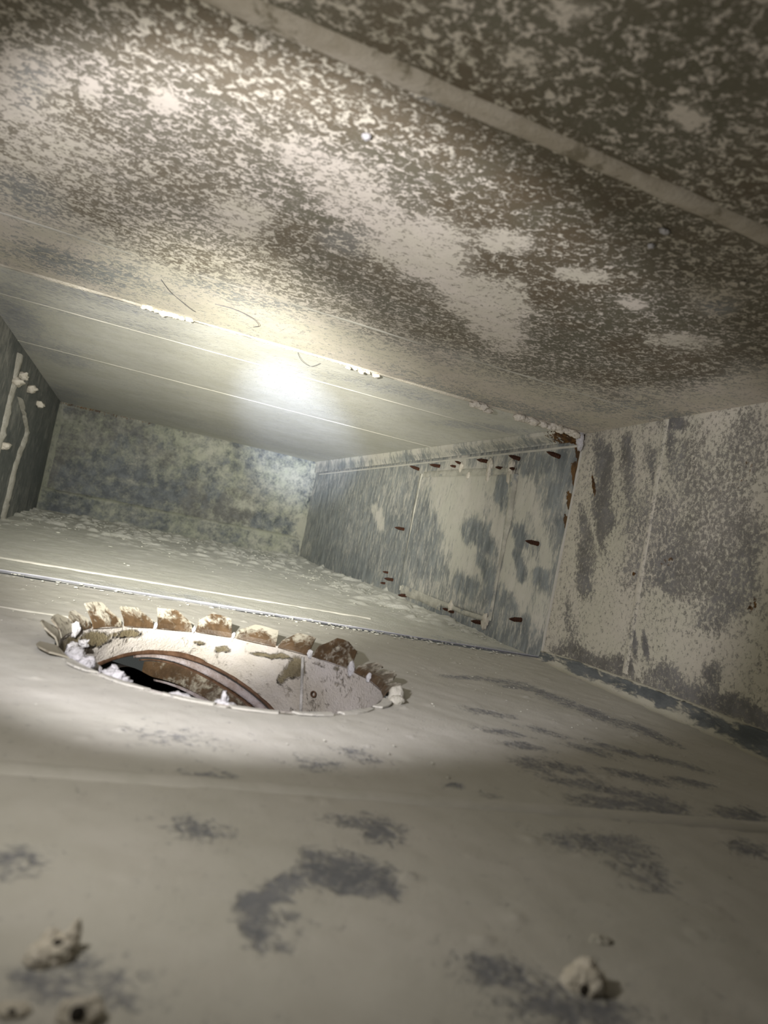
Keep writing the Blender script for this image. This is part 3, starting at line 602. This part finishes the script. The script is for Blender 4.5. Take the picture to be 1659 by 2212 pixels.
for i in range(k):
    b = 2 * math.pi * i / k; rd = tx * math.cos(b) + tz * math.sin(b)
    for j in range(m):
        g = 2 * math.pi * j / m
        vs.append(P(*(c0 + rd * (.020 + .006 * math.cos(g)) + ax * (.008 * math.sin(g) + .006))))
for i in range(k):
    for j in range(m):
        fs.append([i * m + j, ((i + 1) % k) * m + j, ((i + 1) % k) * m + (j + 1) % m, i * m + (j + 1) % m])
mesh_obj('rivet', vs, fs, M['steel_dark'] if 'steel_dark' in M else M['rust_ring'], col_root)

# tabs: start angle, end angle (degrees, anticlockwise seen from above), tilt from the floor, length, corner cut
TABS = [(187, 173.5, 34, .17, .2, .4), (173, 158.5, 40, .15, .1, .3), (158, 146.5, 36, .16, .3, .5), (145.5, 129.5, 42, .21, .05, .75), (128.5, 114.5, 36, .18, .0, .6), (113, 97.5, 38, .19, .0, .55),
        (96, 80.5, 44, .19, .45, .1), (79, 60.5, 36, .17, .5, .05), (59.5, 44.5, 46, .17, .6, .0), (43, 21, 66, .20, .5, .25), (18, 6.5, 30, .17, .6, .1), (6, -9.5, 30, .17, .3, .3), (-10.5, -21, 24, .15, .2, .2),
        (-25, -41, 2, .08, .2, .2), (-43, -62, 1, .06, .2, .2), (-65, -79, 4, .07, .1, .1), (-83, -98, 3, .07, .1, .1), (-101, -117, 1, .06, .2, .2), (-120.5, -138, 2, .06, .2, .2), (-139.5, -154, 5, .09, .2, .3), (-155.5, -171, 10, .15, .2, .2)]
for i, (a0, a1, tilt, ln, cl, cr) in enumerate(TABS):
    rnd = random.Random(i * 7 + 3)
    nu, nv = 7, 6
    U, V = np.meshgrid(np.linspace(0, 1, nu), np.linspace(0, 1, nv), indexing='ij')
    A = np.radians(a0 + (a1 - a0) * U)
    tl = math.radians(tilt)
    # tab outline: corners cut by cl / cr of the length
    end = np.minimum(1.0, np.minimum(1 - cl * (1 - sstep(0, .38, U)), 1 - cr * (1 - sstep(0, .38, 1 - U))))
    s = V * end * ln
    b0 = .05 if tilt >= 20 else .012                      # rises out of the pipe, then folds outwards
    rad = TR - .004 + np.where(s < b0, s * .35, b0 * .35 + (s - b0) * math.cos(tl))
    hgt = -1.0 + np.where(s < b0, s * .9, b0 * .9 + (s - b0) * math.sin(tl))
    half = (A.max() + A.min()) / 2
    A2 = half + (A - half) * (TR / np.maximum(rad, TR)) * (1 - .10 * V)
    wob = .010 * (fbm(U * 2 + i, V * 2, i * 1.3, 2) - .5)
    X = CX + (rad + wob) * np.cos(A2); Y = CY + (rad + wob) * np.sin(A2); Zt = hgt + wob
    top = np.stack([X.ravel(), Y.ravel(), Zt.ravel()], 1)
    th_ = .010
    nrm = np.stack([-np.sin(tl) * np.cos(A2.ravel()), -np.sin(tl) * np.sin(A2.ravel()), np.cos(tl) + 0 * A2.ravel()], 1)
    bot = top - nrm * th_
    vs = np.concatenate([top, bot]); N0 = nu * nv
    f1 = grid_faces(nu, nv); f2 = [[q + N0 for q in f[::-1]] for f in f1]
    rim = [j for j in range(nv)] + [k2 * nv + nv - 1 for k2 in range(1, nu)] + [(nu - 1) * nv + j for j in range(nv - 2, -1, -1)]
    f3 = [[rim[q], rim[q + 1], rim[q + 1] + N0, rim[q] + N0] for q in range(len(rim) - 1)]
    f3.append([rim[-1], rim[0], rim[0] + N0, rim[-1] + N0])
    flat = tilt < 20
    dd = (np.clip(.14 + .48 * sstep(.2, .9, V), 0, 1) if not flat else .95 + 0 * V) + (rnd.random() - .5) * (.3 if not flat else 0)
    if i == 9: dd = .32 + 0 * V
    if i in (1, 0): dd = .75 + 0 * V
    dd = np.concatenate([dd.ravel(), dd.ravel()])
    mesh_obj('tab', np.stack([vs[:, 0] * S, vs[:, 1] * S, (vs[:, 2] + 1) * S], 1), f1 + f2 + f3, (M['floor'] if tilt < 6 else M['tab']), col_root, False, {'dust': dd, 'stain': 0 * dd, 'rust': 0 * dd})

# ================================================================ access panel with its screw points
panel = empty('access_panel', P(XR, 10.4, -.82))
tag(panel, 'rectangular dusty access panel screwed to the right wall, ringed by rusty screw points', 'access panel')
u = np.linspace(8.80, 12.12, 120); v = np.linspace(-.76, 1.24, 90)
U, V = np.meshgrid(u, v, indexing='ij'); du = far_dust(U, V)
edge = np.minimum(np.minimum(U - 8.80, 12.12 - U), np.minimum(V + .76, 1.24 - V))
X = XR - .028 * sstep(0, .03, edge)
mesh_obj('plate', np.stack([X.ravel() * S, U.ravel() * S, (V.ravel() + 1) * S], 1), grid_faces(120, 90), M['wall'], panel, True, {'dust': du, 'stain': 0 * du, 'rust': 0 * du})
def frame_strip(name, pts, w, h, mat, seed, rag=.3, n=120):
    """a low strip on the wall through (y, z) points"""
    pts = np.array(pts, float); s = np.linspace(0, len(pts) - 1, n)
    yy = np.interp(s, range(len(pts)), pts[:, 0]); zz = np.interp(s, range(len(pts)), pts[:, 1])
    ty, tz_ = np.gradient(yy), np.gradient(zz); L = np.hypot(ty, tz_); ny, nz_ = -tz_ / L, ty / L
    rows = []
    for kx, (o_, hh) in enumerate(((-.5, 0), (-.42, .9), (0, 1.05), (.42, .9), (.5, 0))):
        e = 1 + rag * 2.4 * (fbm(s * 12 / n * len(pts) * 2, kx * .35 + seed, 1.0, 4) - .5)
        rows.append(np.stack([XR - .004 - h * hh * e, yy + ny * w * o_ * e, zz + nz_ * w * o_ * e], 1))
    V3 = np.stack(rows, 1).reshape(-1, 3) * S + np.array([0, 0, S])
    return mesh_obj(name, V3, grid_faces(n, 5), mat, panel)
M['frame'] = dust_material('dusty frame', (.44, .425, .36), (.58, .56, .48), 7, .02, (.30, .31, .30))
frame_strip('frame_strip', [(12.05, 1.26), (10.5, 1.28), (8.85, 1.27)], .11, .018, M['frame'], 1.0, .35)
frame_strip('frame_strip', [(12.0, -.80), (11.2, -.80), (10.3, -.83)], .17, .028, M['frame'], 2.0, .45)
frame_strip('frame_strip', [(10.3, -.80), (9.5, -.80), (8.80, -.78)], .08, .02, M['frame'], 5.0, .9)
frame_strip('frame_strip', [(12.17, 1.28), (12.16, .6), (12.12, 0.), (12.08, -.82)], .08, .016, M['frame'], 3.0, .7)
frame_strip('frame_strip', [(8.84, 1.22), (8.80, .6), (8.80, 0.), (8.78, -.78)], .09, .035, M['frame'], 4.0, 1.3)
def screw_mesh(length, r):
    """pointed self-drilling screw standing out of the wall along -x"""
    prof = [(0.02, r), (-length * .08, r)]
    nth = max(3, int(length * .5 / .022))
    for k in range(nth):
        x0 = -length * (.08 + .50 * k / nth)
        prof += [(x0, r * .80), (x0 - length * .25 / nth, r * 1.06)]
    prof += [(-length * .60, r * .84), (-length * .78, r * .62), (-length * .93, r * .26), (-length, .001)]
    n = 8; vs = []; fs = []
    for (x, q) in prof:
        for k in range(n):
            a = 2 * math.pi * k / n; vs.append((x * S, q * math.cos(a) * S, q * math.sin(a) * S))
    for i in range(len(prof) - 1):
        for k in range(n):
            fs.append([i * n + k, i * n + (k + 1) % n, (i + 1) * n + (k + 1) % n, (i + 1) * n + k])
    return vs, fs
SCREWS = [(12.378, 1.372, .20), (11.477, 1.406, .20), (10.662, 1.429, .12), (10.846, 1.385, .10), (9.779, 1.439, .17), (8.844, 1.445, .18), (7.869, 1.44, .21), (9.274, 1.322, .11), (8.891, 1.302, .11),
          (12.505, .253, .19), (7.962, .333, .19), (12.858, -.592, .11), (12.542, -.691, .18), (12.896, -.801, .10), (11.758, -.871, .17), (10.062, -.849, .10), (9.878, -.847, .09), (8.959, -.845, .19), (8.005, -.637, .18)]
for i, (y, z, ln) in enumerate(SCREWS):
    vs, fs = screw_mesh(ln, .030 if ln > .15 else .022)
    rnd = random.Random(i)
    me_o = mesh_obj('screw', np.array(vs) + np.array(P(XR, y, z)), fs, M['rust'], panel, False, None, P(XR, y, z))
    me_o.rotation_euler = (0, rnd.uniform(-.12, .12), rnd.uniform(-.12, .12))
# small crusts of dust gathered under some screw points
for (y, z, r) in ((9.62, 1.36, .07), (9.60, 1.22, .06), (8.98, 1.35, .07), (8.95, 1.20, .08), (10.58, 1.36, .05), (9.95, -.78, .06), (8.86, -.80, .08), (10.25, 1.22, .04)):
    mesh_obj('dust_crust', *lump_mesh((XR - .02, y, z), (.03, r, r * 1.5), y, .7, 1.8, 3), M['dust'], panel)

# ================================================================ loose dust, clumps, fibres
def clump(label, c, r, seed, mat='dust', rough=.55, cat='dust clump', sub=4, fr=1.6, rot=0.0, name='dust_clump', group=None):
    vs, fs = lump_mesh(c, r, seed, rough, fr, sub, rot)
    o = mesh_obj(name, vs, fs, M[mat], None, True, None, P(c[0], c[1], c[2] - r[2]))
    return tag(o, label, cat, group)
def cluster(label, parts, seed, mat, cat='dust clump', name='dust_clump', rough=.6, fr=1.8):
    """one clump made of several fused lumps (one mesh)"""
    VV, FF, n = [], [], 0
    for k, (c, r) in enumerate(parts):
        v_, f_ = lump_mesh(c, r, seed + k * 1.7, rough, fr, 3)
        VV.append(v_); FF += [[q + n for q in f] for f in f_]; n += len(v_)
    c0 = parts[0][0]
    o = mesh_obj(name, np.concatenate(VV), FF, M[mat], None, True, None, P(*c0))
    return tag(o, label, cat)
def run_parts(a, b, n, r, seed):
    rnd = random.Random(seed); out = []
    for k in range(n):
        t = k / max(1, n - 1)
        s = .7 + .6 * rnd.random()
        out.append((tuple(a[i] + (b[i] - a[i]) * t + rnd.uniform(-.3, .3) * r for i in range(3)), (r * s * 1.3, r * s, r * s * .8)))
    return out
cluster('short pale crust of dust hanging from the ceiling joint', run_parts((3.42, 7.38, ZC - .04), (3.66, 7.40, ZC - .05), 6, .045, 1), 1, 'dust')
cluster('long crumbly roll of dust along the ceiling joint by the right wall', run_parts((4.02, 7.40, ZC - .03), (4.80, 7.40, ZC - .05), 16, .042, 2), 2, 'dust')
cluster('thick lump of dust on the left stretch of the ceiling joint', run_parts((-.12, 7.37, ZC - .02), (.30, 7.37, ZC - .02), 8, .028, 3), 3, 'dust')
cluster('two small lumps of dust midway along the ceiling joint', run_parts((1.95, 7.38, ZC - .03), (2.25, 7.38, ZC - .03), 5, .026, 4), 4, 'dust')
cluster('white sealant blob in the upper corner where ceiling and wall joints meet', [((XR - .06, YS, 1.63), (.04, .05, .09)), ((XR - .05, YS - .02, 1.55), (.03, .04, .08))], 5, 'fluff', 'sealant blob', 'sealant_blob', .35)
clump('larger of two white specks on the dark ceiling below the near ridge', (2.13, 2.873, ZC - .012), (.026, .020, .014), 6, 'fluff', .5, 'dust speck', 3, name='dust_speck')
clump('smaller of two white specks on the dark ceiling below the near ridge', (2.191, 3.037, ZC - .010), (.018, .016, .012), 7, 'fluff', .5, 'dust speck', 3, name='dust_speck')
clump('lone white speck high in the middle of the mottled ceiling', (.681, 3.088, ZC - .010), (.018, .022, .014), 8, 'fluff', .5, 'dust speck', 3, name='dust_speck')
clump('lone pale speck at the right edge of the dark ceiling', (2.796, 3.035, ZC - .009), (.016, .014, .010), 9, 'dust', .5, 'dust speck', 3, name='dust_speck')

# fluff caught in and around the collar
cluster('smoky white fluff piled inside the left side of the collar', [((-.02, 4.66, -1.05), (.06, .06, .05)), ((.04, 4.56, -1.07), (.06, .06, .06)), ((-.04, 4.80, -1.08), (.05, .06, .06)), ((.06, 4.72, -1.12), (.07, .07, .05)), ((-.06, 5.02, -1.07), (.035, .05, .035)), ((.0, 5.15, -1.06), (.03, .04, .03))], 11, 'fluff', rough=.75, fr=2.2)
cluster('white fluff tuft on the near collar rim at the left of the dark opening', [((.165, 4.19, -1.01), (.045, .04, .035)), ((.20, 4.15, -1.00), (.035, .03, .03)), ((.23, 4.18, -1.03), (.05, .045, .035)), ((.18, 4.22, -.985), (.025, .02, .022))], 12, 'fluff', rough=.75, fr=2.2)
cluster('small white fluff tuft on the near collar rim between the two dark gaps', [((.50, 3.90, -1.005), (.035, .025, .022)), ((.54, 3.89, -1.01), (.03, .025, .022)), ((.47, 3.92, -1.015), (.025, .02, .016))], 13, 'fluff', rough=.75, fr=2.2)
cluster('upright wisp of white fluff on the middle of the near collar rim', [((.72, 3.83, -1.00), (.035, .025, .022)), ((.725, 3.84, -.965), (.013, .013, .035)), ((.76, 3.82, -1.005), (.035, .025, .018)), ((.735, 3.86, -.985), (.02, .02, .025))], 14, 'fluff', rough=.75, fr=2.2)
cluster('grey dust ball resting on the right end of the collar', [((1.93, 4.42, -.97), (.055, .055, .055)), ((1.90, 4.33, -.985), (.045, .04, .03))], 15, 'grey_dust', rough=.4)
TUFTS = [(20, .025, 'fluff tuft between the tall dark tab and the flat tab right of it'), (44, .018, 'fluff tuft at the left foot of the tall dark tab'), (79.8, .014, 'fluff thread in the first tab gap left of the pale long tab'),
         (97, .014, 'fluff thread in the tab gap at the back centre of the collar'), (114, .013, 'fluff thread in the tab gap above the brown ring'), (159, .026, 'fluff tuft in the gap between the two leftmost back tabs'), (6, .018, 'fluff tuft in the last tab gap before the collar right end')]
for k, (a, r, lab) in enumerate(TUFTS):
    a_ = math.radians(a)
    clump(lab, (CX + (TR - .005) * math.cos(a_), CY + (TR - .005) * math.sin(a_), -.985), (r * 1.1, r * 1.1, r * 2.0), 20 + k, 'fluff', .5, 'dust tuft', 3, name='dust_tuft')

# dust-caked screw points on the near floor
def burr(label, lumps, seed, hole, hole_r):
    VV, FF, n = [], [], 0
    for k, (c, r) in enumerate(lumps):
        v_, f_ = lump_mesh(c, r, seed + k * 1.3, .42, 1.5, 4)
        v_[:, 2] = np.maximum(v_[:, 2], -.0006)
        VV.append(v_); FF += [[q + n for q in f] for f in f_]; n += len(v_)
    c0 = lumps[0][0]
    root = empty('screw_burr', P(c0[0], c0[1], -1))
    tag(root, label, 'screw burr')
    mesh_obj('dust_crust', np.concatenate(VV), FF, M['dust'], root)
    mesh_obj('crater_shade', *lump_mesh(hole, hole_r, seed, .25, 1.2, 3), M['void'], root)  # dark lump standing for the shaded crater, its shade put into the colour
burr('dust-caked screw burr with a pale peak on the near floor at far left', [((.07, 1.655, -.99), (.042, .034, .034)), ((.045, 1.64, -.99), (.028, .026, .024)), ((.098, 1.672, -.985), (.024, .022, .034)), ((.108, 1.678, -.965), (.013, .012, .030)), ((.065, 1.675, -.975), (.022, .02, .024))], 1.0, (.078, 1.645, -.962), (.012, .010, .008))
burr('dust-caked screw burr with a black hole on the near floor at right', [((1.325, 1.53, -.985), (.044, .040, .044)), ((1.345, 1.52, -.985), (.034, .034, .034)), ((1.30, 1.535, -.99), (.03, .03, .03)), ((1.335, 1.535, -.955), (.022, .022, .026))], 3.0, (1.302, 1.496, -.984), (.010, .008, .013))
burr('dust-caked screw burr cut by the bottom edge near the left corner', [((.135, 1.455, -.99), (.034, .03, .03)), ((.155, 1.46, -.985), (.022, .02, .03)), ((.11, 1.46, -.985), (.018, .016, .028))], 5.0, (.128, 1.435, -.97), (.014, .010, .014))
burr('low dust-caked screw burr in the bottom left corner', [((.015, 1.485, -.995), (.028, .024, .014)), ((.03, 1.49, -.995), (.018, .016, .012))], 7.0, (.016, 1.47, -.986), (.008, .006, .005))
clump('small pale dust crumb on the floor above the right burr', (1.533, 1.73, -.995), (.035, .02, .012), 31, 'grey_dust', .5, 'dust crumb', 3, name='dust_crumb')

# sealant on the far left wall
def smear(label, pts, w, seed, mat='sealant', name='sealant_strip', cat='sealant strip', h=.05):
    pts = np.array(pts, float); n = 90; s = np.linspace(0, len(pts) - 1, n)
    yy = np.interp(s, range(len(pts)), pts[:, 0]); zz = np.interp(s, range(len(pts)), pts[:, 1])
    ww = w * (1 + 1.0 * (fbm(s * 4, seed, 1.0, 4) - .5))
    rows = []
    for o_, hh in ((-.5, 0), (-.35, .9), (.1, 1.0), (.4, .8), (.5, 0)):
        e = fbm(s * 5, o_ + seed, 3.0, 4) - .5
        rows.append(np.stack([XL + .002 + h * hh * (1 + e), yy + ww * o_ * 1.0 + .1 * e * w, zz], 1))
    V3 = np.stack(rows, 1).reshape(-1, 3) * S + np.array([0, 0, S])
    o = mesh_obj(name, V3, grid_faces(n, 5), M[mat], None, True, None, P(XL, pts[-1][0], pts[-1][1]))
    return tag(o, label, cat)
smear('thin upper sealant strip at the left edge of the far left wall', [(12.03, 1.57), (12.15, 1.13), (12.1, .7), (12.1, .29), (12.1, -.9)], .32, 1.0)
smear('bent sealant strip running down the left wall to the floor', [(13.0, 1.02), (14.0, .82), (14.85, .60), (14.5, .25), (14.25, -.08), (14.2, -.70), (14.2, -.99)], .42, 2.0)
for k, (y, z, r, lab) in enumerate([(12.55, 1.33, .11, 'topmost white sealant dab on the left wall'), (12.15, 1.18, .10, 'white sealant dab at the head of the upper sealant strip'), (13.75, 1.28, .10, 'white sealant dab right of the upper pair on the left wall'), (15.46, 1.18, .10, 'lone white sealant dab nearest the far left corner'), (12.25, .22, .09, 'white sealant dab cut by the left picture edge')]):
    clump(lab, (XL + .05, y, z), (.09, r * 1.4, r * .62), 40 + k, 'dust', .7, 'sealant dab', 3, name='sealant_dab')

# loose fibres on the ceiling
def fibre(label, pts, r=.0022):
    P0 = [Vector(q) for q in pts]; path = []
    for i in range(len(P0) - 1):
        a, b_ = P0[i], P0[i + 1]; p_, q_ = P0[max(i - 1, 0)], P0[min(i + 2, len(P0) - 1)]
        for k in range(6):
            t = k / 6
            path.append(.5 * ((2 * a) + (b_ - p_) * t + (2 * p_ - 5 * a + 4 * b_ - q_) * t * t + (3 * a - p_ - 3 * b_ + q_) * t ** 3))
    path.append(P0[-1])
    o = mesh_obj('loose_fibre', *tube_mesh(path, r, 5), M['hair'], None, True, None, P(*pts[0]))
    return tag(o, label, 'fibre')
zf = ZC - .008
fibre('thin dark hair on the ceiling left of the joint, branching downwards', [(-.02, 6.30, zf), (.06, 6.52, zf - .01), (.13, 6.70, zf), (.27, 6.88, zf - .02), (.33, 7.02, zf)])
fibre('curled dark hair on the pale ceiling near the bright spot', [(.45, 6.55, zf), (.62, 6.50, zf - .01), (.78, 6.57, zf - .02), (.88, 6.75, zf - .02), (.86, 6.96, zf)])
fibre('short dark hair across the ceiling joint above the bright spot', [(1.42, 7.50, ZC + .0), (1.52, 7.72, ZC - .02), (1.66, 7.88, ZC - .02), (1.72, 7.70, ZC)])

# crumbs of dust lying on the far floor (uncountable)
rnd = random.Random(5); VV = []; FF = []; n = 0
base_v, base_f = ico(1)
def crumb(x, y, z, r):
    global n
    q = base_v * np.array([r * rnd.uniform(.7, 1.6), r * rnd.uniform(.7, 1.6), r * rnd.uniform(.15, .35)]) * (1 + .35 * np.array([rnd.random() - .5 for _ in range(len(base_v))]))[:, None] + np.array([x, y, z])
    VV.append(q); FF.extend([[k + n for k in f] for f in base_f]); n += len(base_v)
for k in range(900):
    y = YE - .3 - abs(rnd.gauss(0, 3.6)); x = rnd.uniform(XL + .05, XR - .05)
    if y > 9.5: crumb(x, y, -.985 + .05 * math.exp(-(YE - y) / .5), rnd.uniform(.2, 1) ** 2 * .028 * (.7 + .03 * y))
for k in range(700):
    y = rnd.uniform(8.0, 15.0); x = XR - .1 - abs(rnd.gauss(0, .55)) * (y - 6.5) / 5
    if x > XL: crumb(x, y, -.985 + .03 * math.exp(-(XR - x) / .3), rnd.uniform(.2, 1) ** 2 * .024)
for k in range(420):
    x = rnd.uniform(1.6, 4.7) if rnd.random() < .75 else rnd.uniform(XL, 1.6)
    crumb(x, YS + rnd.gauss(-.05, .12), -.985, rnd.uniform(.2, 1) ** 2 * .024)
for k in range(260):
    x, y = rnd.uniform(XL, 4.0), rnd.uniform(2.9, 7.2)
    if math.hypot(x - CX, y - CY) > 1.32: crumb(x, y, -.995, rnd.uniform(.003, .009))
M['crumb'] = dust_material('crumb dust', (.54, .53, .46), (.62, .61, .54), 6, .006)
VV = np.concatenate(VV)
o = mesh_obj('dust_crumbs', np.stack([VV[:, 0] * S, VV[:, 1] * S, (VV[:, 2] + 1) * S], 1), FF, M['crumb'], None, True, None, P(2, 12, -1))
tag(o, 'scattered pale crumbs of dust on the far floor and along the floor joint', 'dust', kind='stuff')
